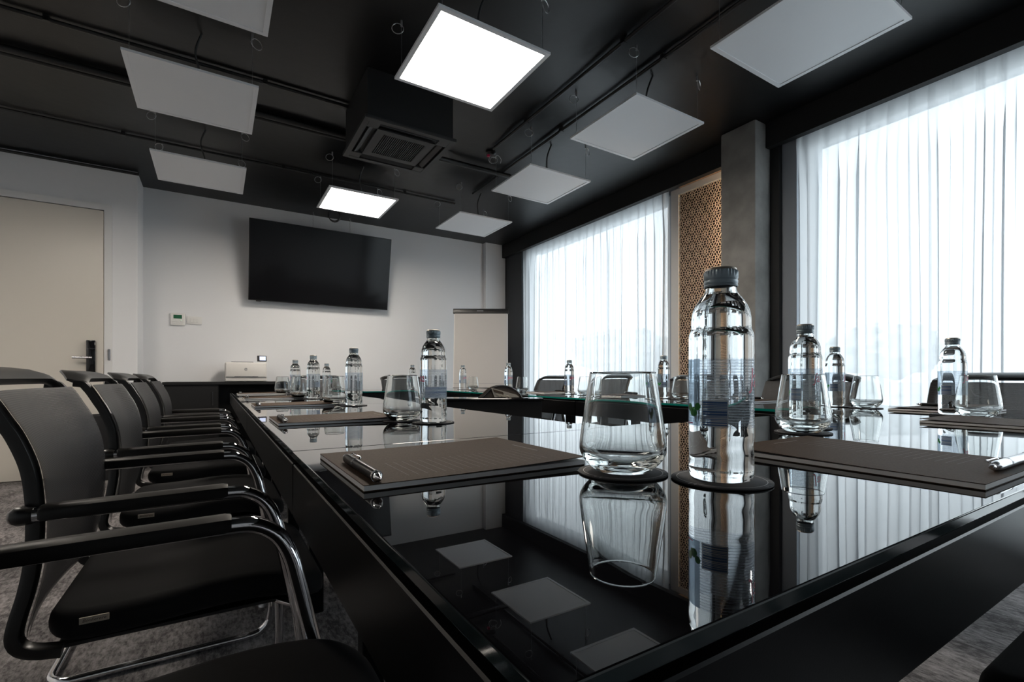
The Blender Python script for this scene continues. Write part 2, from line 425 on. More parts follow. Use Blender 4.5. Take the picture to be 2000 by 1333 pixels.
# door
m = MB(); fy = YD - 0.012
m.span((-1.86, fy, 0), (-1.80, YD + .1, 2.43)).span((-0.85, fy, 0), (-0.795, YD + .1, 2.43)).span((-1.80, fy, 2.372), (-0.85, YD + .1, 2.43))
door = struct('door_1', m, 'frame_paint')
leaf = rbox('door_leaf', (0.945, 0.045, 2.362), 0.003, 'door_paint', door, 1, loc=(-1.326, YD + .012, 1.185))
plate = rbox('lock_plate', (0.062, 0.03, 0.31), 0.005, 'black_gloss', door, 2, loc=(-0.937, YD - .028, 1.045))
rbox('lock_band', (0.064, 0.004, 0.003), 0.001, 'steel', plate, 1, loc=(0, -0.0155, 0.085))
hd = MB().tube([(0, 0, 0), (0, -0.045, 0)], 0.010, 10).tube([(0.010, -0.047, 0), (-0.12, -0.047, 0)], 0.010, 10)
part('door_handle', hd, 'steel', door, 50, loc=(-0.932, YD - .043, 1.045))
rbox('strike_plate', (0.018, 0.012, 0.10), 0.002, 'steel', door, 1, loc=(-0.815, fy - .006, 1.075))

# carpet, outside
tag(part('paved_ground', MB().span((3.80, -90, -0.35), (140, 120, -0.30)), 'outside_ground'), kind='structure')
def tree(name, x, y, h, r, label):
    t = thing(name, (x, y, -0.3)); tag(t, label, 'tree', 'trees outside the windows')
    part('trunk', MB().tube([(0, 0, 0), (0.1, 0, h * .5)], [0.22, 0.12], 8), 'tree_bark', t, 60)
    b = bmesh.new(); bmesh.ops.create_icosphere(b, subdivisions=4, radius=1)
    for v in b.verts:
        n = noise.fractal(v.co * 2.6 + Vector((x, y, 0)), 1, 2, 4)
        v.co = Vector((v.co.x * r, v.co.y * r, v.co.z * h * .36)) * (1 + .28 * n) + Vector((0, 0, h * .62))
    me = bpy.data.meshes.new('crown'); b.to_mesh(me); b.free(); link('crown', me, 'hazed_leaf', t)
for i, (x, y, h, r, lb) in enumerate([(32, 3.2, 3.6, 2.8, 'leftmost pale tree outside behind the right-hand sheer curtain'),
        (36, 13.5, 4.6, 3.0, 'tall pale tree outside close to the concrete column seen through the voile'), (30, -7.0, 3.6, 3.2, 'low spreading tree outside behind the bottle and chair on the right'),
        (30, 30, 5.5, 4.5, 'pale tree outside the far window beyond the flip chart')]):
    tree('garden_tree', x, y, h, r, lb)

# ------------------------------------------------------------------ sheer curtains
def curtain(name, y0, y1, label, seed):
    rnd = random.Random(seed); folds = []; y = y0
    while y < y1:
        wd = rnd.uniform(.085, .15); folds.append((y, wd, rnd.uniform(.6, 1.25), rnd.uniform(-.25, .25))); y += wd
    zs = [0.012, .25, .55, .9, 1.25, 1.6, 1.95, 2.2, 2.36, 2.44, 2.50, 2.54, 2.61]
    v = []; f = []; cols = 0
    for (yy, wd, am, ph) in folds:
        K = 12
        for k in range(K):
            t = k / K; cols += 1
            for z in zs:
                top = min(1, max(0, (z - 2.2) / .4))
                soft = 1 - top
                # hanging fold: broad wave below, narrow pinched pleat at the heading
                pinch = math.exp(-((t - .5) / .13) ** 2)
                d = soft * am * .017 * math.sin(2 * math.pi * t + ph * (2.2 - z)) + top * .034 * pinch - top * .012 + soft * .009 * am * math.exp(-((t - .5 - .08 * ph * z) / .17) ** 2)
                dy = soft * .014 * math.sin(4 * math.pi * t + yy * 7) + .012 * math.sin(yy * 9 + z * 1.1) * soft
                v.append((3.572 - d, min(max(yy + t * wd + dy, y0), y1 + .05), z))
    n = len(zs)
    for i in range(cols - 1):
        for j in range(n - 1): f.append((i * n + j, i * n + j + 1, (i + 1) * n + j + 1, (i + 1) * n + j))
    me = bpy.data.meshes.new(name); me.from_pydata(v, [], f); me.shade_smooth(); me.update()
    t = thing(name, (0, 0, 0)); tag(t, label, 'curtain', 'sheer window curtains')
    link('voile', me, 'sheer', t)
    part('curtain_track', MB().span((3.556, y0 - .02, 2.615), (3.590, y1 + .04, 2.635)), 'black_paint', t)
    return t
curtain('sheer_curtain', 3.01, 5.46, 'white sheer curtain over the far window between flip chart and perforated panel', 3)
curtain('sheer_curtain', 0.28, 1.86, 'white sheer curtain over the near window right of the concrete column', 11)  # stops short out of view so the bare window adds daylight

# ------------------------------------------------------------------ perforated star lattice panel
lp = thing('lattice_panel', (3.60, 0, 0)); tag(lp, 'tan perforated star pattern screen beside the concrete column', 'screen')
m = MB(); Y0, Y1, Z0, Z1 = 2.33, 3.00, 0.02, 2.60
m.span((0, 2.915, Z0), (.03, Y1, Z1)).span((0, Y0, 2.545), (.03, 2.915, Z1)).span((0, Y0, Z0), (.03, 2.915, .1))
part('screen_frame', m, 'frame_paint', lp)
a = 0.088; m = MB()
def bar(p, q, wd=.0046, dp=.005):
    (y, z), (y2, z2) = p, q
    if not (min(y, y2) > Y0 - .02 and max(y, y2) < 2.93 and min(z, z2) > .08 and max(z, z2) < 2.585): return
    L = math.hypot(y2 - y, z2 - z); an = math.atan2(z2 - z, y2 - y)
    m.box((.012, (y + y2) / 2, (z + z2) / 2), (dp, L + wd * .6, wd), rot=Matrix.Rotation(an, 3, 'X'))
rows = int(2.66 / (a * .866))
for j in range(rows):
    for i in range(11):
        cy_, cz_ = Y0 - .08 + i * a + (a / 2 if j % 2 else 0), .06 + j * a * .866
        P = lambda r, d: (cy_ + r * a * math.cos(R(d)), cz_ + r * a * math.sin(R(d)))
        for k in range(6):
            q = P(.30, 60 * k); r1 = P(.40, 60 * k + 30); r0 = P(.40, 60 * k - 30)
            bar((cy_, cz_), q); bar(q, r1); bar(q, r0); bar(r1, P(.577, 60 * k + 30))
            if k < 3: bar(q, P(.70, 60 * k))
lat = part('star_lattice', m, 'lattice_tan', lp); lat['kind'] = 'stuff'
fill_strip = part('added_light_strip', MB().span((-.055, 2.3225, 0.60), (-.030, 2.3285, 2.52)), 'added_warm_glow', lp)  # unseen glowing strip, added behind the column to brighten the lattice
part('backing_board', MB().span((.036, Y0, Z0), (.044, Y1, Z1)), 'lattice_back', lp)
part('wood_header', MB().span((-.05, Y0, 2.604), (.03, 2.90, 2.63)), 'wood_header', lp)

# ------------------------------------------------------------------ ceiling panels
PS = 0.595
def make_lamp(lit):
    t = thing('ceiling_light_panel')
    h = PS / 2; b = .022
    m = MB()
    for (x0, y0, x1, y1) in ((-h, -h, h, -h + b), (-h, h - b, h, h), (-h, -h + b, -h + b, h - b), (h - b, -h + b, h, h - b)): m.span((x0, y0, 0), (x1, y1, .012))
    m.span((-h + .001, -h + .001, .0105), (h - .001, h - .001, .0125))
    part('lamp_frame', m, 'lamp_frame', t)
    part('diffuser', MB().span((-h + b, -h + b, .003), (h - b, h - b, .010)), 'diffuser_lit' if lit else 'diffuser_off', t)
    H = CH - 2.465
    for sx in (-1, 1):
        for sy in (-1, 1):
            x, y = sx * .268, sy * .268
            wr = part('suspension_wire', MB().tube([(x, y, .012), (x, y, H)], .0011, 5, caps=False), 'wire_metal', t)
            # leftover wire wound into a loop at the ceiling anchor
            lo = MB().tube([(x + .028 * math.cos(q) * sx + .035 * sx * .6, y + .012 * math.cos(q), H - .05 + .028 * math.sin(q)) for q in [2 * math.pi * i / 16 for i in range(16)]], .0022, 5, closed=True)
            lo.tube([(x, y, H), (x, y, H - .03)], .006, 8)
            part('wire_loop', lo, 'wire_metal', wr, 60)
    part('power_cable', MB().tube(smooth_path([(.02, -.05, .012), (.03, -.06, .08), (.0, -.10, .20), (.03, -.12, H)], 5), .006, 7), 'black_plastic', t, 60)
    part('driver_box', MB().span((-.09, -.07, .0125), (.09, -.01, .036)), 'black_plastic', t)
    return t
lamp_pos = [ # x0, y0, lit, label
    (2.012, 1.915, 0, 'unlit square ceiling light panel, second nearest of the row beside the curtains'),
    (2.002, 2.970, 0, 'unlit square ceiling light panel, third nearest of the row beside the curtains'),
    (1.998, 4.178, 0, 'unlit square ceiling light panel at the far end of the row beside the curtains'),
    (2.037, 0.868, 0, 'largest unlit ceiling light panel cut by the top edge at upper right'),
    (0.811, 1.905, 1, 'large glowing square ceiling light panel at top centre'),
    (0.804, 4.185, 1, 'small glowing square ceiling light panel in front of the television'),
    (-0.393, 2.971, 0, 'unlit ceiling light panel in the middle of the left row'),
    (-0.394, 4.177, 0, 'unlit ceiling light panel at the far end of the left row near the door'),
    (-0.388, 1.910, 0, 'unlit ceiling light panel cut by the top edge at upper left'),
    (-1.640, 2.880, 1, 'added glowing ceiling light panel left of the left row, out of view')]  # unseen panel added for warm light on the door side and floor
proto = {}
for x0, y0, lit, lb in lamp_pos:
    if lit not in proto: t = proto[lit] = make_lamp(lit)
    else: t = copy_tree(proto[lit])
    t.location = (x0 + PS / 2, y0 + PS / 2, 2.465)
    tag(t, lb, 'ceiling light', 'lit ceiling panels' if lit else 'unlit ceiling panels')

# ------------------------------------------------------------------ ceiling air conditioner
ac = thing('ceiling_air_conditioner', (1.072, 3.228, 2.45)); tag(ac, 'black square ceiling cassette air conditioner with slatted grille', 'air conditioner')
m = MB(); h = .303
for (x0, y0, x1, y1) in ((-h, -h, h, -h + .035), (-h, h - .035, h, h), (-h, -h + .035, -h + .035, h - .035), (h - .035, -h + .035, h, h - .035)): m.span((x0, y0, 0), (x1, y1, .022))
part('fascia_frame', m, 'ac_plastic', ac)
part('housing', MB().span((-.285, -.285, .022), (.285, .285, CH - 2.45)), 'black_paint', ac)
for sx in (-1, 1):
    for sy in (-1, 1): part('corner_cover', MB().box((sx * .232, sy * .232, .009), (.07, .07, .016)), 'ac_plastic', ac)
for k in range(4):
    rm = Matrix.Rotation(k * math.pi / 2, 3, 'Z')
    mm = MB(); mm.box((0, -.235, .010), (.38, .034, .004), rot=Matrix.Rotation(R(25), 3, 'X'))
    mm.v = [tuple(rm @ Vector(p)) for p in mm.v]
    part('air_louver', mm, 'ac_plastic', ac)
m = MB(); q = .195
for (x0, y0, x1, y1) in ((-q, -q, q, -q + .05), (-q, q - .05, q, q), (-q, -q + .05, -q + .05, q - .05), (q - .05, -q + .05, q, q - .05)): m.span((x0, y0, .002), (x1, y1, .014))
gr = part('intake_grille', m, 'ac_plastic', ac)
sl = MB().box((0, 0, .008), (.0055, .29, .009)).mesh('slat')
for i in range(23): link('grille_slat', sl, 'ac_plastic', gr, loc=(-.143 + i * .013, 0, 0))

# ------------------------------------------------------------------ ceiling conduits and fittings
def conduit(pts, r, label, name='ceiling_conduit', clips=True):
    t = part(name, MB().tube(pts, r, 8), 'black_plastic', smooth=60); tag(t, label, 'conduit', 'black conduits under the ceiling')
    if clips:
        p, q = Vector(pts[0]), Vector(pts[-1]); n = max(2, int((q - p).length / .9))
        for i in range(n):
            c = p.lerp(q, (i + .5) / n); part('conduit_clip', MB().box((c.x, c.y, c.z + .004), (.026, .026, .030)), 'black_plastic', t)
conduit([(1.94, -1.5, CH - .018), (1.94, 3.42, CH - .018)], .011, 'black ceiling conduit running to the detector between lit and unlit panels')
conduit([(2.235, -1.5, CH - .018), (2.235, 4.36, CH - .018)], .011, 'black ceiling conduit running above the panels beside the curtains')
conduit([(XL + .01, 3.42, CH - .018), (.78, 3.42, CH - .018)], .011, 'thin black ceiling conduit crossing to the air conditioner on its near side')
conduit([(XL + .01, 3.82, CH - .03), (.9, 3.82, CH - .03)], .022, 'thick black ceiling pipe crossing left of the air conditioner')
conduit([(XL + .01, 3.88, CH - .03), (.9, 3.88, CH - .03)], .016, 'second black ceiling pipe, just beyond the thick one left of the air conditioner')
conduit([(1.36, 3.747, CH - .05), (2.30, 3.747, CH - .05)], .022, 'black drain pipe from the air conditioner toward the curtains')
conduit([(XL + .01, 4.72, CH - .018), (2.2, 4.72, CH - .018)], .010, 'thin black ceiling conduit crossing nearest the television wall')
dt = thing('ceiling_detector', (1.965, 3.51, CH)); tag(dt, 'small wired detector base on the ceiling right of the air conditioner', 'detector')
part('detector_base', MB().lathe([(0, 0), (.045, 0), (.045, -.015), (.030, -.03), (0, -.03)], 16), 'black_plastic', dt, 40)
part('red_terminal', MB().span((-.03, -.01, -.045), (-.012, .012, -.03)), 'red_ink', dt)
part('loose_wires', MB().tube(smooth_path([(0, 0, -.03), (.02, -.02, -.055), (.05, -.03, -.03), (.09, -.02, -.05), (.10, .01, -.07)], 4), .002, 5).tube(smooth_path([(0, .01, -.03), (.0, .03, -.06), (.03, .04, -.075), (.07, .02, -.06)], 4), .002, 5), 'wire_metal', dt, 60)
cl = MB()
for k in range(4): cl.tube([(.052 * (1 + .05 * k) * math.cos(q), .012 * math.sin(k * 2 + q), .06 * math.sin(q) + .004 * k) for q in [2 * math.pi * i / 20 for i in range(20)]], .0045, 6, closed=True)
coil = part('cable_coil', cl, 'black_plastic', smooth=60, loc=(1.02, 5.05, 2.50)); coil.rotation_euler = (0, 0, R(-20))
tag(coil, 'coil of black cable hanging from the small glowing ceiling panel', 'cable')
part('cable_tail', MB().tube([(0, 0, .055), (.01, 0, CH - 2.5)], .004, 6), 'black_plastic', coil)
conduit([(.02, 2.52, CH - .0), (.0, 2.49, CH - .09), (.03, 2.47, CH - .15), (.06, 2.50, CH - .09), (.05, 2.52, CH)], .006, 'loop of black cable hanging behind the middle left ceiling panel', 'cable_loop', False)

# ------------------------------------------------------------------ television with chains
tv = thing('television', (1.056, 0, 0)); tag(tv, 'large black wall television tilted forward on chains', 'television')
tl = math.atan2(.17, .84); rot = (tl, 0, 0)
ctr = (0, 5.80, 2.131)
rbox('tv_body', (1.515, .045, .856), .004, 'black_plastic', tv, 2, loc=ctr, rot=rot)
scr = link('screen', MB().span((-.750, -.0245, -.418), (.750, -.0235, .420)).mesh('screen'), 'tv_screen', tv, loc=ctr, rot=rot)
part('maker_mark', MB().span((-.035, -.0250, -.4265), (.035, -.0243, -.4205)), 'steel', tv, loc=ctr, rot=rot)
rbox('sensor_bump', (.05, .02, .010), .002, 'black_plastic', tv, 1, loc=(-.66, 5.877, 1.705))
part('wall_bracket', MB().span((-.25, 5.83, 1.90), (.25, 5.979, 2.32)), 'black_plastic', tv)
def chain(x, label):
    t = thing('hanging_chain', (x, 5.86, CH)); tag(t, label, 'chain', 'chains above the television')
    part('ceiling_hook', MB().tube([(0, 0, 0), (0, 0, -.02), (.01, -.005, -.035), (0, -.01, -.045)], .004, 6), 'wire_metal', t)
    z = -.05; i = 0
    lk = MB().tube([(.006 * math.cos(q), 0, .012 * math.sin(q)) for q in [2 * math.pi * k / 10 for k in range(10)]], .0018, 5, closed=True).mesh('chain_link', 60)
    while z > -.225:
        link('chain_link', lk, 'wire_metal', t, loc=(0, -.003 * i * 0, z), rot=(0, 0, R(90 * (i % 2)))); z -= .0185; i += 1
chain(0.95, 'left chain holding the television up to the ceiling'); chain(1.36, 'right chain holding the television up to the ceiling')

# ------------------------------------------------------------------ thermostat, switch plate
th = thing('wall_thermostat', (-.33, YT, 1.468)); tag(th, 'white wall thermostat with green display left of the switch plate', 'thermostat')
rbox('thermostat_body', (.125, .022, .125), .006, 'white_plastic', th, 3, loc=(0, -.0115, 0))
part('green_display', MB().span((-.036, -.0245, .006), (.036, -.0215, .044)), 'lcd_green', th)
for i in range(3): rbox('thermostat_button', (.028, .004, .010), .0015, 'white_plastic', th, 1, loc=(-.036 + i * .036, -.0235, -.022))
for i in range(2): rbox('thermostat_button', (.028, .004, .010), .0015, 'white_plastic', th, 1, loc=(-.030 + i * .06, -.0235, -.042))
part('status_light', MB().span((.026, -.0245, -.010), (.032, -.0225, -.005)), 'led_green', th)
sw = thing('wall_switch', (-.187, YT, 1.465)); tag(sw, 'white three gang switch plate right of the thermostat', 'switch')
rbox('switch_plate', (.128, .012, .082), .003, 'white_plastic', sw, 2, loc=(0, -.0065, 0))
for i in range(3): rbox('switch_rocker', (.021, .006, .044), .0015, 'white_plastic', sw, 1, loc=(-.023 + .023 * i, -.0135, 0))

# ------------------------------------------------------------------ sideboard, printer, bin
sb = thing('sideboard', (-.42, 5.50, 0)); tag(sb, 'long black sideboard under the television carrying the printer', 'sideboard')
rbox('sideboard_top', (1.46, .47, .028), .002, 'cabinet_black', sb, 1, loc=(.725, .235, .814))
rbox('cabinet_body', (.44, .445, .78), .002, 'cabinet_black', sb, 1, loc=(.225, .243, .41))
d = rbox('cabinet_door', (.425, .018, .75), .002, 'cabinet_black', sb, 1, loc=(.225, .010, .405))
part('door_pull', MB().tube([(.17, -.012, .20), (.17, -.022, .20), (.17, -.022, .32), (.17, -.012, .32)], .004, 6), 'black_plastic', d)
rbox('side_panel', (.025, .445, .80), .002, 'cabinet_black', sb, 1, loc=(1.435, .243, .40))
rbox('back_panel', (.98, .02, .80), .002, 'cabinet_black', sb, 1, loc=(.935, .453, .40))
rbox('cabinet_shelf', (.975, .40, .022), .002, 'cabinet_black', sb, 1, loc=(.936, .243, .42))
pr = thing('printer', (.266, 5.545, .829)); tag(pr, 'cream laser printer with small tilting screen on the black sideboard', 'printer')
rbox('printer_body', (.372, .34, .195), .010, 'printer_shell', pr, 3, loc=(0, .19, .0985))
rbox('front_door', (.352, .012, .138), .004, 'printer_shell', pr, 2, loc=(-.002, .016, .118))
part('paper_tray_seam', MB().span((-.184, .012, .044), (.184, .022, .0465)), 'grey_mark', pr)
part('door_grip', MB().prism([(-.105, .056), (.105, .056), (.105, .050), (.06, .050), (.05, .053), (-.05, .053), (-.06, .050), (-.105, .050)], .006, 'Y', .008), 'grey_mark', pr)
part('output_tray', MB().span((-.13, .05, .195), (.065, .30, .204)), 'grey_mark', pr)
lg = part('logo_disc', MB().lathe([(0, 0), (.0145, 0), (.0145, .002), (0, .002)], 24), 'grey_mark', pr, 40, loc=(-.005, .010, .125), rot=(R(90), 0, 0))
v, f = text_geo('hp', .024, .25); part('logo_lettering', MB().add([(x, y, .0023) for x, y, z in v], f), 'printer_shell', lg)
sc_ = rbox('control_screen', (.088, .016, .062), .004, 'black_plastic', pr, 2, loc=(.142, .045, .238), rot=(R(-18), 0, 0))
part('screen_display', MB().span((-.022, -.0092, -.022), (.034, -.0082, .020)), 'printer_screen', sc_)
part('status_light', MB().span((.150, .0085, .178), (.158, .0100, .184)), 'white_plastic', pr)
bn = thing('waste_bin', (-.83, 5.34, 0)); tag(bn, 'black cylindrical waste bin on the carpet in front of the door', 'bin')
part('bin_body', MB().lathe([(0, .002), (.115, .002), (.118, .012), (.128, .53), (.128, .548), (.122, .548), (.112, .02), (0, .02)], 32), 'black_plastic', bn, 40)
part('bin_rim', MB().tube([(.126 * math.cos(q), .126 * math.sin(q), .548) for q in [2 * math.pi * i / 32 for i in range(32)]], .005, 6, closed=True), 'black_plastic', bn, 60)

# ------------------------------------------------------------------ flip chart
fc = thing('flip_chart', (2.73, 5.13, 0), R(-31)); tag(fc, 'flip chart easel with blank grey paper and black clamp bar', 'flip chart')
lean = R(-9)
bd = rbox('easel_board', (.665, .018, .98), .004, 'white_plastic', fc, 1, loc=(0, .075, 1.225), rot=(lean, 0, 0))
part('paper_pad', MB().span((-.322, -.020, -.485), (.322, -.010, .455)), 'flip_paper', bd)
part('paper_fold', MB().span((-.322, -.0212, -.436), (.322, -.0202, -.434)), 'grey_mark', bd)
rbox('clamp_bar', (.69, .034, .062), .006, 'black_plastic', bd, 2, loc=(0, -.012, .472))
part('maker_mark', MB().span((-.05, -.0300, .468), (.03, -.0288, .479)), 'grey_mark', bd)
rbox('pen_tray', (.66, .06, .018), .004, 'black_plastic', bd, 1, loc=(0, -.026, -.498))
for x in (-.30, .30): part('easel_leg', MB().tube([(x, .10, 1.10), (x * 1.18, -.06, .008)], .013, 8), 'chrome', fc, 60)
part('easel_leg', MB().tube([(0, .12, 1.30), (0, .58, .008)], .013, 8), 'chrome', fc, 60)

# ------------------------------------------------------------------ tables
TT = 0.75
def table(name, x0, y0, x1, y1, label, inset=None, over=()):
    """over: sides ('x0','x1','y0','y1') that face a neighbouring table and need no apron"""
    cx, cy0 = (x0 + x1) / 2, (y0 + y1) / 2
    t = thing(name, (cx, cy0, 0)); tag(t, label, 'table', 'black glass meeting tables set in a ring')
    g = .0006; hx, hy = (x1 - x0) / 2 - g, (y1 - y0) / 2 - g
    me = rbox_mesh('glass_top', (2 * hx, 2 * hy, .010), .0012, 2, smooth=20)
    me.materials.append(MATS['table_glass']); me.materials.append(MATS['teal_edge_lit']); me.materials.append(MATS['glass_edge'])
    for p in me.polygons:
        if abs(p.normal.z) < .5: p.material_index = 1 if (p.normal.x < -.5 and x0 > 1.5) or (p.normal.y < -.5 and y0 > 3.9) else 2  # lit teal only on edges painted as letting light through
    link('glass_top', me, None, t, loc=(0, 0, TT - .005))
    part('top_board', MB().span((-hx + .018, -hy + .018, TT - .020), (hx - .018, hy - .018, TT - .0102)), 'black_board', t)
    ah, az = .086, TT - .0635
    if 'x0' not in over: rbox('apron', (.020, 2 * hy - .004, ah), .0015, 'black_board', t, 1, loc=(-hx + .011, 0, az))
    if 'x1' not in over: rbox('apron', (.020, 2 * hy - .004, ah), .0015, 'black_board', t, 1, loc=(hx - .011, 0, az))
    if 'y0' not in over: rbox('apron', (2 * hx - .046, .020, ah), .0015, 'black_board', t, 1, loc=(0, -hy + .013, az))
    if 'y1' not in over: rbox('apron', (2 * hx - .046, .020, ah), .0015, 'black_board', t, 1, loc=(0, hy - .013, az))
    lm = rbox_mesh('leg', (.05, .05, TT - .0215), .003, 1)
    for sx in (-1, 1):
        for sy in (-1, 1):
            link('leg', lm, 'black_board', t, loc=(sx * (hx - (inset[0] if inset else (.30 if hx > .5 else .21))), sy * (hy - (inset[1] if inset else (.30 if hy > .5 else .21))), (TT - .0215) / 2))
    return t
table('meeting_table', .105, .146, 2.480, .848, 'long black glass table across the foreground carrying the largest bottle', (.35, .07))
table('meeting_table', .105, .8495, .802, 2.20, 'black glass table on the chair side, next beyond the foreground table')
table('meeting_table', .105, 2.2005, .802, 3.56, 'black glass table on the chair side, middle of the left row')
table('meeting_table', .105, 3.5605, .802, 4.95, 'black glass table at the far left corner before the sideboard')
table('meeting_table', 1.80, .8495, 2.48, 2.20, 'black glass table on the curtain side, nearest of the right row')
table('meeting_table', 1.80, 2.2005, 2.48, 3.56, 'black glass table on the curtain side, middle of the right row')
table('meeting_table', 1.80, 3.5605, 2.48, 4.95, 'black glass table at the far right corner before the flip chart')
table('meeting_table', .8025, 4.20, 1.7995, 4.95, 'black glass table at the far end between the two rows')

# pedestal with conference phone in the hollow of the ring
pd = thing('phone_pedestal', (1.27, 2.50, 0), R(-31.8)); tag(pd, 'black box pedestal standing inside the table ring under the phone', 'pedestal')
rbox('pedestal_body', (.70, .20, .735), .003, 'cabinet_black', pd, 1, loc=(.06, .07, .3685))
rbox('pedestal_top', (.72, .22, .012), .002, 'black_gloss', pd, 1, loc=(.06, .07, .743))
ph = thing('conference_phone', (1.47, 2.50, .750), R(-31.8)); tag(ph, 'dark brown conference phone with keypad on the black pedestal', 'phone')
m = MB(); prof = [(-.135, .0005), (-.115, .018), (-.085, .048), (-.060, .064), (-.030, .073), (.0, .075), (.03, .072), (.06, .063), (.09, .046), (.115, .022), (.128, .0005)]
inner = [(.10, .0005), (.085, .016), (.05, .030), (.0, .038), (-.05, .030), (-.085, .012), (-.095, .0005)]
m.prism(prof, .15, 'Y', 0); part('phone_body', m, 'phone_brown', ph, 50)
part('silver_arch', MB().tube([(x * .90 + .012, -.077, z * .96 + .001) for x, z in prof], .0032, 6), 'steel', ph, 60)
kp = part('keypad_panel', MB().prism([(-.055, .060), (.095, .018), (.112, .003), (-.035, .003)], .012, 'Y', -.079), 'phone_grey', ph)
dsp = part('phone_display', MB().prism([(-.045, .052), (.015, .035), (.020, .022), (-.038, .036)], .002, 'Y', -.0862), 'lattice_back', ph)
for r_ in range(3):
    for c_ in range(4): part('phone_key', MB().box((-.018 + c_ * .020 + r_ * .008, -.0865, .024 - c_ * .0036 - r_ * .0065), (.013, .003, .0038)), 'key_grey', kp)
part('phone_foot', MB().tube([(.10, -.03, .0112), (.165, -.02, .0075)], [.010, .006], 8), 'black_plastic', ph, 50)

# ------------------------------------------------------------------ chairs
BP = [(-.345, .868), (-.318, .862), (-.300, .838), (-.283, .806), (-.268, .776), (-.252, .728), (-.245, .680), (-.243, .62), (-.246, .56), (-.254, .51), (-.265, .465), (-.268, .438), (-.255, .425), (-.22, .418)]
def make_chair():
    t = thing('conference_chair')
    # seat
    b = bmesh.new(); bmesh.ops.create_cube(b, size=1.0)
    for v in b.verts: v.co = Vector((-.022 + v.co.x * .462, v.co.y * .470, .436 + v.co.z * .054))
    ve = [e for e in b.edges if abs(e.verts[0].co.z - e.verts[1].co.z) > .01]
    bmesh.ops.bevel(b, geom=ve, offset=.07, segments=6, profile=.5, affect='EDGES')
    hz = [e for e in b.edges if len(e.link_faces) == 2 and abs(e.calc_face_angle(0)) > 1.2]
    bmesh.ops.bevel(b, geom=hz, offset=.022, segments=4, profile=.5, affect='EDGES')
    for x in [-.20 + .04 * i for i in range(11)]:
        bmesh.ops.bisect_plane(b, geom=list(b.verts) + list(b.edges) + list(b.faces), plane_co=(x, 0, 0), plane_no=(1, 0, 0))
    for y in (-.15, -.075, 0, .075, .15):
        bmesh.ops.bisect_plane(b, geom=list(b.verts) + list(b.edges) + list(b.faces), plane_co=(0, y, 0), plane_no=(0, 1, 0))
    for v in b.verts:
        x = v.co.x; dz = .010 * math.exp(-((x - .02) / .12) ** 2)
        if x > .08: dz -= 1.9 * (x - .08) ** 2
        dz -= .010 * (1 - (v.co.y / .24) ** 2) * math.exp(-((x + .08) / .12) ** 2)
        v.co.z += dz
    me = bpy.data.meshes.new('seat'); b.to_mesh(me); b.free(); me.shade_smooth(); me.set_sharp_from_angle(angle=R(50))
    st = link('seat', me, 'seat_fabric', t)
    part('seat_shell', MB().prism([(-.235, .404), (.10, .404), (.16, .392), (.10, .398), (-.235, .398)], .42, 'Y'), 'black_plastic', st)
    tg = part('maker_tag', MB().span((-.200, -.2385, .4435), (-.160, -.2355, .4545)), 'tag_cloth', st)
    v, f = text_geo('Bonlierere', .0075, .3); part('tag_lettering', MB().add([(x - .180, -.2388, y + .449) for x, y, z in v], f), 'tag_ink', tg)
    # mesh back
    prof = smooth_path([(x, 0, z) for x, z in BP[1:12]], 3); ny = 12; m = MB(); V = []; F = []
    prof = [p for p in prof if p.z < .848]
    for sgn in (0, 1):
        for p in prof:
            for j in range(ny + 1):
                yy = -.241 + .482 * j / ny
                V.append((p.x + .006 - .022 * (1 - (yy / .241) ** 2) - .003 * sgn, yy, p.z))
    n = len(prof); K = n * (ny + 1)
    for i in range(n - 1):
        for j in range(ny):
            q = i * (ny + 1) + j; F.append((q, q + 1, q + ny + 2, q + ny + 1)); F.append((K + q, K + q + ny + 1, K + q + ny + 2, K + q + 1))
    m.add(V, F); bk = part('backrest_mesh', m, 'mesh_fabric', t, 60, recalc=False)
    # side rails
    sp = smooth_path([(x, 0, z) for x, z in BP], 4)
    for s in (-1, 1):
        V = []; F = []
        for i, p in enumerate(sp):
            d = (sp[min(i + 1, len(sp) - 1)] - sp[max(i - 1, 0)]).normalized(); nrm = Vector((d.z, 0, -d.x)) * -1
            k = len(V)
            for (a_, c_) in ((-.011, -.024), (.006, -.024), (.010, -.018), (.010, -.006), (.006, -.003), (-.011, -.003)):
                V.append((p.x + nrm.x * c_, s * (.232 + a_), p.z + nrm.z * c_))
            if i:
                for q in range(6): F.append((k - 6 + q, k - 6 + (q + 1) % 6, k + (q + 1) % 6, k + q))
        F.append(tuple(range(6))); F.append(tuple(len(V) - 6 + q for q in range(6)))
        part('side_rail', MB().add(V, F), 'rail_plastic', t, 50)
    # top rail: blade sweeping backwards
    sec = [(-.318, .858), (-.312, .868), (-.325, .880), (-.350, .889), (-.381, .893), (-.384, .888), (-.360, .880), (-.338, .868), (-.326, .856)]
    V = []; F = []; N = 18
    for i in range(N + 1):
        yy = -.240 + .480 * i / N; e = abs(yy) / .240; dr = .026 * max(0, e - .62) ** 2 / .1444; k = len(V)
        bow = -.018 * (1 - e * e)
        for (x, z) in sec:
            sx = (x + .318) * (1 - .35 * max(0, e - .7) / .3) - .318
            V.append((sx + bow * 0.8, yy, z - dr))
        if i:
            for q in range(9): F.append((k - 9 + q, k - 9 + (q + 1) % 9, k + (q + 1) % 9, k + q))
    F.append(tuple(range(9))); F.append(tuple(len(V) - 9 + q for q in range(9)))
    part('top_rail', MB().add(V, F), 'rail_plastic', t, 50)
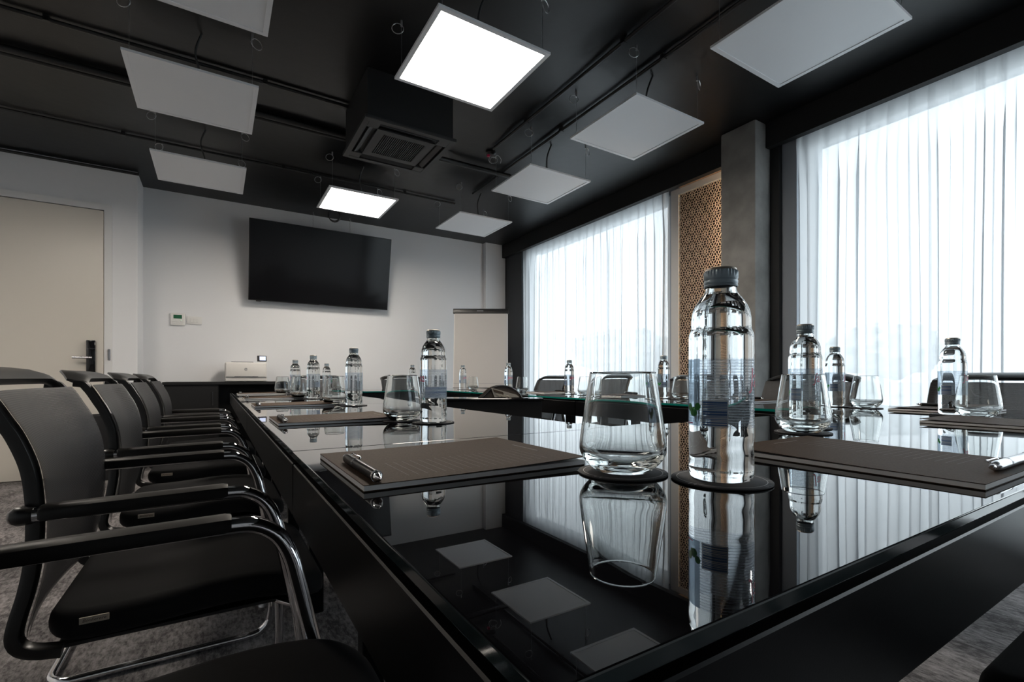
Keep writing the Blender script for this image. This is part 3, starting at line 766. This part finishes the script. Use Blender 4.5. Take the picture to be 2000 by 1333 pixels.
    # chrome sled frame: one tube
    side = [(-.268, .645), (-.10, .646), (.020, .647), (.055, .642), (.083, .622), (.101, .588), (.113, .54), (.128, .47), (.147, .376), (.158, .25), (.162, .12), (.155, .055), (.135, .026), (.10, .0135), (.0, .0130), (-.20, .0130), (-.345, .0130)]
    P = smooth_path([(x, -.255, z) for x, z in side], 4)
    P += [Vector((-.345 - .055 * math.sin(R(q)), -.200 - .055 * math.cos(R(q)), .0130)) for q in range(15, 91, 15)]
    full = P + [Vector((p.x, -p.y, p.z)) for p in reversed(P)]
    part('chrome_frame', MB().tube(full, .0125, 10), 'chrome', t, 60)
    for s in (-1, 1):
        part('armrest', MB().add(*arm_pad(s)), 'arm_leather', t, 40)
        part('rear_joint', MB().tube(smooth_path([(-.258, s * .232, .640), (-.268, s * .240, .643), (-.270, s * .252, .645), (-.252, s * .255, .645)], 3), [.013 + .003 * math.sin(i / 9 * 3.1) for i in range(10)], 10), 'rail_plastic', t, 60)
        part('seat_bracket', MB().tube([(.10, s * .18, .398), (.142, s * .252, .40)], .009, 8), 'chrome', t, 60)
    part('seat_support', MB().tube([(.085, -.19, .392), (.085, .19, .392)], .011, 8), 'chrome', t, 60)
    return t
def arm_pad(s):
    V = []; F = []; xs = [-.245, -.240, -.15, -.05, .012, .020]
    for i, x in enumerate(xs):
        sc = .82 if i in (0, len(xs) - 1) else 1.0; k = len(V); top = .658 + .004 * (x + .245) / .265
        for (a_, z) in ((-.019, -.012), (-.021, .0), (-.018, .007), (-.008, .011), (.008, .011), (.018, .007), (.021, .0), (.019, -.012)):
            V.append((x, s * .255 + a_ * sc, top - .008 + z * sc))
        if i:
            for q in range(8): F.append((k - 8 + q, k - 8 + (q + 1) % 8, k + (q + 1) % 8, k + q))
    F.append(tuple(range(8))); F.append(tuple(len(V) - 8 + q for q in range(8)))
    return V, F
ch = make_chair()
chairs = [ # x, y, rotation, label, group
    (0, .578, 0, 'nearest black chair, only its seat and far armrest show at lower left', 0),
    (0, 1.330, 0, 'big black mesh chair at the left edge with pale maker tag on the seat side', 0),
    (0, 2.061, 0, 'third black mesh chair from the camera in the left row', 0),
    (0, 2.79, 0, 'fourth black mesh chair from the camera in the left row', 0),
    (0, 3.52, 0, 'farthest black mesh chair of the left row before the sideboard', 0),
    (2.585, .640, 180, 'black mesh chair at the right edge before the near curtain', 1),
    (2.585, 1.440, 180, 'black mesh chair just right of the concrete column behind a tumbler', 1),
    (2.585, 2.20, 180, 'black mesh chair behind the largest bottle, before the lattice panel', 1),
    (2.585, 3.05, 180, 'black mesh chair seen through the largest tumbler before the far curtain', 1),
    (2.585, 3.90, 180, 'farthest black mesh chair of the curtain row, right of the phone', 1),
    (.95, 5.055, -90, 'black mesh chair at the far table end beside the sideboard', 2),
    (1.83, 5.055, -90, 'black mesh chair at the far table end left of the flip chart', 2),
    (1.16, .035, 90, 'black chair at the near table end, only its seat corner shows at lower right', 3)]
grp = ['chairs along the door side', 'chairs along the curtain side', 'chairs at the far end', 'chairs at the near end']
for i, (x, y, rz, lb, g) in enumerate(chairs):
    o = ch if i == 0 else copy_tree(ch)
    o.location = (x, y, 0); o.rotation_euler = (0, 0, R(rz)); tag(o, lb, 'chair', grp[g])

# ------------------------------------------------------------------ bottle, tumbler, coaster, pad, pen prototypes
def make_bottle():
    t = thing('water_bottle')
    pr_ = [(0, .004), (.018, .0035), (.026, .0008), (.030, .0006), (.0335, .003), (.0348, .008)]
    z = .012
    while z < .165: pr_.append((.0350, z)); z += .0035
    pr_ += [(.0349, .1665), (.0343, .1690), (.0331, .1712), (.0324, .1735), (.0321, .178), (.0321, .183), (.0319, .1875), (.0312, .192), (.0298, .197), (.0278, .2015), (.0250, .206), (.0218, .2105), (.0188, .2145), (.0170, .218), (.0163, .2215), (.0160, .226), (.0160, .235)]
    def wav(a, r, z):
        if r < .03: return 0
        d = 0
        zw = .034 + .014 * math.sin(a + .6) + .004 * math.sin(3 * a)
        d -= .0007 * math.exp(-((z - zw) / .005) ** 2)
        return d
    m = MB(); m.lathe(pr_ + [(.0128, .235), (.0128, .222), (.0133, .216), (.0145, .2128)], 56, fn=wav)
    # outer wall, mouth and inner neck down to the water line
    part('bottle_glass', m, 'bottle_glass', t, 70, recalc=True)
    part('water_surface', MB().lathe([(.0145, .2128), (.013, .2120), (0, .2119)], 56), 'bottle_glass', t, 70, recalc=False)
    cp = MB(); N = 60
    cp.lathe([(.0162, .2225), (.0178, .2225), (.0184, .2240), (.0178, .2256), (.0184, .2272), (.0184, .2296), (.0176, .2310), (.0182, .2325), (.0182, .2395), (.0176, .2412)], N,
             fn=lambda a, r, z: (.0005 * (1 if int(round(a / (2 * math.pi) * N)) % 2 else -1)) if z > .232 else 0)
    part('bottle_cap', cp, 'cap_metal', t, 40)
    part('cap_top', MB().lathe([(.0176, .2412), (.0168, .2436), (.015, .2445), (0, .2447)], N), 'cap_top', t, 40)
    # label film and its print
    def wrap(y0, y1, z0, z1, r, n):
        V = []; F = []
        for i in range(n + 1):
            a_ = y0 + (y1 - y0) * i / n; c, s_ = math.cos(a_), math.sin(a_); V += [(r * c, r * s_, z0), (r * c, r * s_, z1)]
            if i: k = 2 * i; F.append((k - 2, k, k + 1, k - 1))
        return MB().add(V, F)
    def bent(vv, ff, ang, zc, r): return MB().add([(r * math.cos(ang + x / r), r * math.sin(ang + x / r), zc + y) for x, y, z in vv], ff)
    lab = part('label', wrap(R(-80), R(272), .0615, .1395, .03535, 48), 'label_film', t, 60, recalc=False)
    part('blue_panel', wrap(R(-80), R(-32), .0630, .1390, .03545, 10), 'label_blue', lab, 60, recalc=False)
    part('barcode_field', wrap(R(-28), R(18), .0630, .0930, .03547, 10), 'label_white', lab, 60, recalc=False)
    bc = MB()
    zz = .0645
    rnd = random.Random(5)
    while zz < .0915:
        th_ = rnd.choice([.0006, .0009, .0014, .0022]); q = wrap(R(-26), R(16), zz, zz + th_, .03556, 10); bc.add(q.v, q.f); zz += th_ + rnd.choice([.0006, .0008, .0012])
    part('barcode', bc, 'label_navy', lab, 60, recalc=False)
    v, f = text_geo('Jana', .031, .12); part('brand_lettering', bent(v, f, R(102), .1165, .03555), 'red_ink', lab, recalc=False)
    tr = MB(); rnd = random.Random(2)
    for k in range(7):
        ca, cz = R(-50 + rnd.uniform(-13, 13)), .0795 + rnd.uniform(-.005, .006); rr = rnd.uniform(.003, .0055)
        ring = [(math.cos(q) * rr, math.sin(q) * rr, 0) for q in [2 * math.pi * i / 10 for i in range(10)]]
        b_ = bent(ring, [tuple(range(10))], ca, cz, .03552 + .00002 * k); tr.add(b_.v, b_.f)
    part('tree_picture', tr, 'tree_green', lab, recalc=False)
    part('small_print', wrap(R(-72), R(-50), .0650, .0662, .03556, 6), 'red_ink', lab, recalc=False)
    return t
def make_tumbler():
    t = thing('tumbler')
    out = [(0, .0012), (.022, .0008), (.0285, .0004), (.033, .0016), (.039, .0058), (.0445, .0112), (.0495, .0175), (.0525, .0235), (.0536, .0290), (.0535, .0345), (.0528, .042), (.0510, .056), (.0484, .074), (.0455, .093), (.0428, .110), (.0410, .1222), (.0405, .1245)]
    inn = [(.0398, .1248), (.0392, .1240), (.0396, .1222), (.0413, .110), (.0440, .093), (.0469, .074), (.0494, .056), (.0511, .042), (.0517, .0345), (.0515, .0300), (.0500, .0255), (.0462, .0205), (.0405, .0158), (.033, .0122), (.022, .0100), (0, .0094)]
    part('tumbler_glass', MB().lathe(out + inn, 56), 'clear_glass', t, 70)
    return t
def make_coaster():
    t = thing('coaster')
    part('coaster_disc', MB().lathe([(0, .0002), (.0540, .0002), (.0550, .0010), (.0550, .0022), (.0545, .0026), (0, .0026)], 48), 'coaster_card', t, 40)
    m = MB()
    for a_ in (-102, -94, -72, -64, 40, 48, 160, 168):
        m.box((.0515 * math.cos(R(a_)), .0515 * math.sin(R(a_)), .00262), (.006, .0007, .0001), rot=Matrix.Rotation(R(a_), 3, 'Z'))
    part('printed_ticks', m, 'coaster_ink', t)
    return t
def make_pad():
    """lies with its lower edge at x = 0, long side along +x, spine right"""
    t = thing('notepad')
    L, W = .300, .245
    part('back_cover', MB().span((0, -W / 2, .0004), (L, W / 2, .0014)), 'pad_cover', t)
    part('paper_block', MB().span((.0003, -W / 2 + .0003, .0014), (L - .0003, W / 2 - .0003, .0066)), 'paper', t)
    V = []; F = []; N = 12
    for sg in (0, 1):
        for i in range(N + 1):
            x = L * i / N; z = .0067 + .0045 * (i / N) ** 2.2 + .0009 * sg; V += [(x, -W / 2, z), (x, W / 2, z)]
    K = 2 * (N + 1)
    for i in range(N):
        k = 2 * i; F.append((k, k + 1, k + 3, k + 2)); F.append((K + k, K + k + 2, K + k + 3, K + k + 1)); F.append((k, k + 2, K + k + 2, K + k)); F.append((k + 1, K + k + 1, K + k + 3, k + 3))
    F += [(0, K, K + 1, 1), (2 * N, 2 * N + 1, K + 2 * N + 1, K + 2 * N)]
    part('front_cover', MB().add(V, F), 'pad_cover', t, 40)
    return t
def make_pen(silver):
    """lies along y, writing tip toward -y"""
    t = thing('ballpoint_pen'); body = 'pen_silver' if silver else 'pen_black'
    def cyl(prof, nm, mt): 
        m = MB().lathe(prof, 20); m.v = [(x, z, y) for x, y, z in m.v]; part(nm, m, mt, t, 50)
    cyl([(0, -.072), (.0052, -.072), (.0060, -.069), (.0062, .058), (.0058, .066), (.0040, .0705), (0, .0712)], 'barrel', body)
    cyl([(0, -.086), (.0008, -.086), (.0014, -.083), (.0046, -.0765), (.0052, -.0722), (0, -.0722)], 'tip', 'chrome')
    cyl([(0, -.0700), (.0064, -.0700), (.0064, -.0665), (0, -.0665)], 'ring', 'chrome')
    cyl([(0, .0180), (.0065, .0180), (.0065, .0192), (0, .0192)], 'ring', 'chrome'); cyl([(0, .0215), (.0065, .0215), (.0065, .0227), (0, .0227)], 'ring', 'chrome')
    cyl([(0, .0712), (.0030, .0712), (.0030, .0790), (.0022, .0805), (0, .0805)], 'push_button', 'chrome')
    part('clip', MB().tube([(.0045, .066, .0035), (.0078, .067, .0056), (.0078, .030, .0056), (.0060, .027, .0044)], .0010, 6), 'chrome', t, 50)
    return t

protos = {}
def place(kind, maker, loc, rz, label, cat, group):
    if kind not in protos: o = protos[kind] = maker()
    else: o = copy_tree(protos[kind])
    o.location = loc; o.rotation_euler = (0, 0, rz); tag(o, label, cat, group); return o

def V2(x, y): return (x, y)
seats = [ # pad origin (lower edge centre), heading, bottle xy, bottle turn, tumbler xy, where
    ((.131, .6265), 0, (.500, .345), 209, (.435, .438), 'in the foreground, largest in view', 1),
    ((.131, 1.4220), 0, (.492, 1.190), 67, (.441, 1.286), 'second from the camera in the left row', 0),
    ((.131, 2.2500), 0, (.500, 2.085), 41, (.447, 2.205), 'third from the camera in the left row', 0),
    ((.131, 3.0700), 0, (.468, 2.880), 52, (.415, 2.985), 'fourth from the camera in the left row', 0),
    ((.131, 3.9200), 0, (.485, 3.730), 60, (.416, 3.860), 'farthest in the left row before the sideboard', 0),
    ((.8125, .1650), 90, (1.194, .600), 176, (1.083, .549), 'just right of the largest bottle', 1),
    ((1.700, .2050), 90, (2.000, .556), 175, (1.9385, .481), 'at the right edge of the picture', 1),
    ((2.400, .6425), 180, (2.169, .973), 204, (2.158, .858), 'nearest in the row beside the curtains', 0),
    ((2.400, 1.4400), 180, (2.190, 1.878), 230, (2.190, 1.752), 'second nearest in the row beside the curtains', 0),
    ((2.400, 2.2500), 180, (2.170, 2.715), 180, (2.118, 2.475), 'third nearest in the row beside the curtains', 0),
    ((2.400, 3.0500), 180, (2.134, 3.500), 170, (2.180, 3.355), 'in the curtain row, right behind the phone', 0),
    ((2.400, 3.9000), 180, (2.100, 4.320), 190, (2.129, 4.152), 'farthest in the curtain row before the flip chart', 0),
    ((1.080, 4.9250), -90, (.842, 4.500), 0, (.960, 4.560), 'left one at the far table end', 0),
    ((1.880, 4.9250), -90, (1.640, 4.500), 0, (1.750, 4.570), 'right one at the far table end', 0)]
CT = TT + .0026
for (px_, py_), hd_, b_, bt, g_, wh, silver in seats:
    a_ = R(hd_); wh_ = wh
    place('bottle', make_bottle, (b_[0], b_[1], CT - .0004), R(bt), f'full clear water bottle {wh_}', 'bottle', 'water bottles on the table')
    place('tumbler', make_tumbler, (g_[0], g_[1], CT - .0003), 0, f'empty stemless tumbler {wh_}', 'glass', 'tumblers on the table')
    place('coaster', make_coaster, (b_[0], b_[1], TT), a_ + .3, f'round dark coaster under the bottle {wh_}', 'coaster', 'coasters on the table')
    place('coaster', make_coaster, (g_[0], g_[1], TT - .00015), a_ + .5, f'round dark coaster under the tumbler {wh_}', 'coaster', 'coasters on the table')
    place('pad', make_pad, (px_, py_, TT), a_, f'brown notepad {wh_}', 'notepad', 'notepads on the table')
    off = Matrix.Rotation(a_, 3, 'Z') @ Vector((.016, -.045, 0))
    sv = 1 if hd_ == 90 else 0
    place('pen%d' % sv, lambda: make_pen(sv), (px_ + off.x, py_ + off.y, TT + .0077 + .0063), a_, f'{"silver" if sv else "black"} pen on the notepad {wh_}', 'pen', 'pens on the notepads')
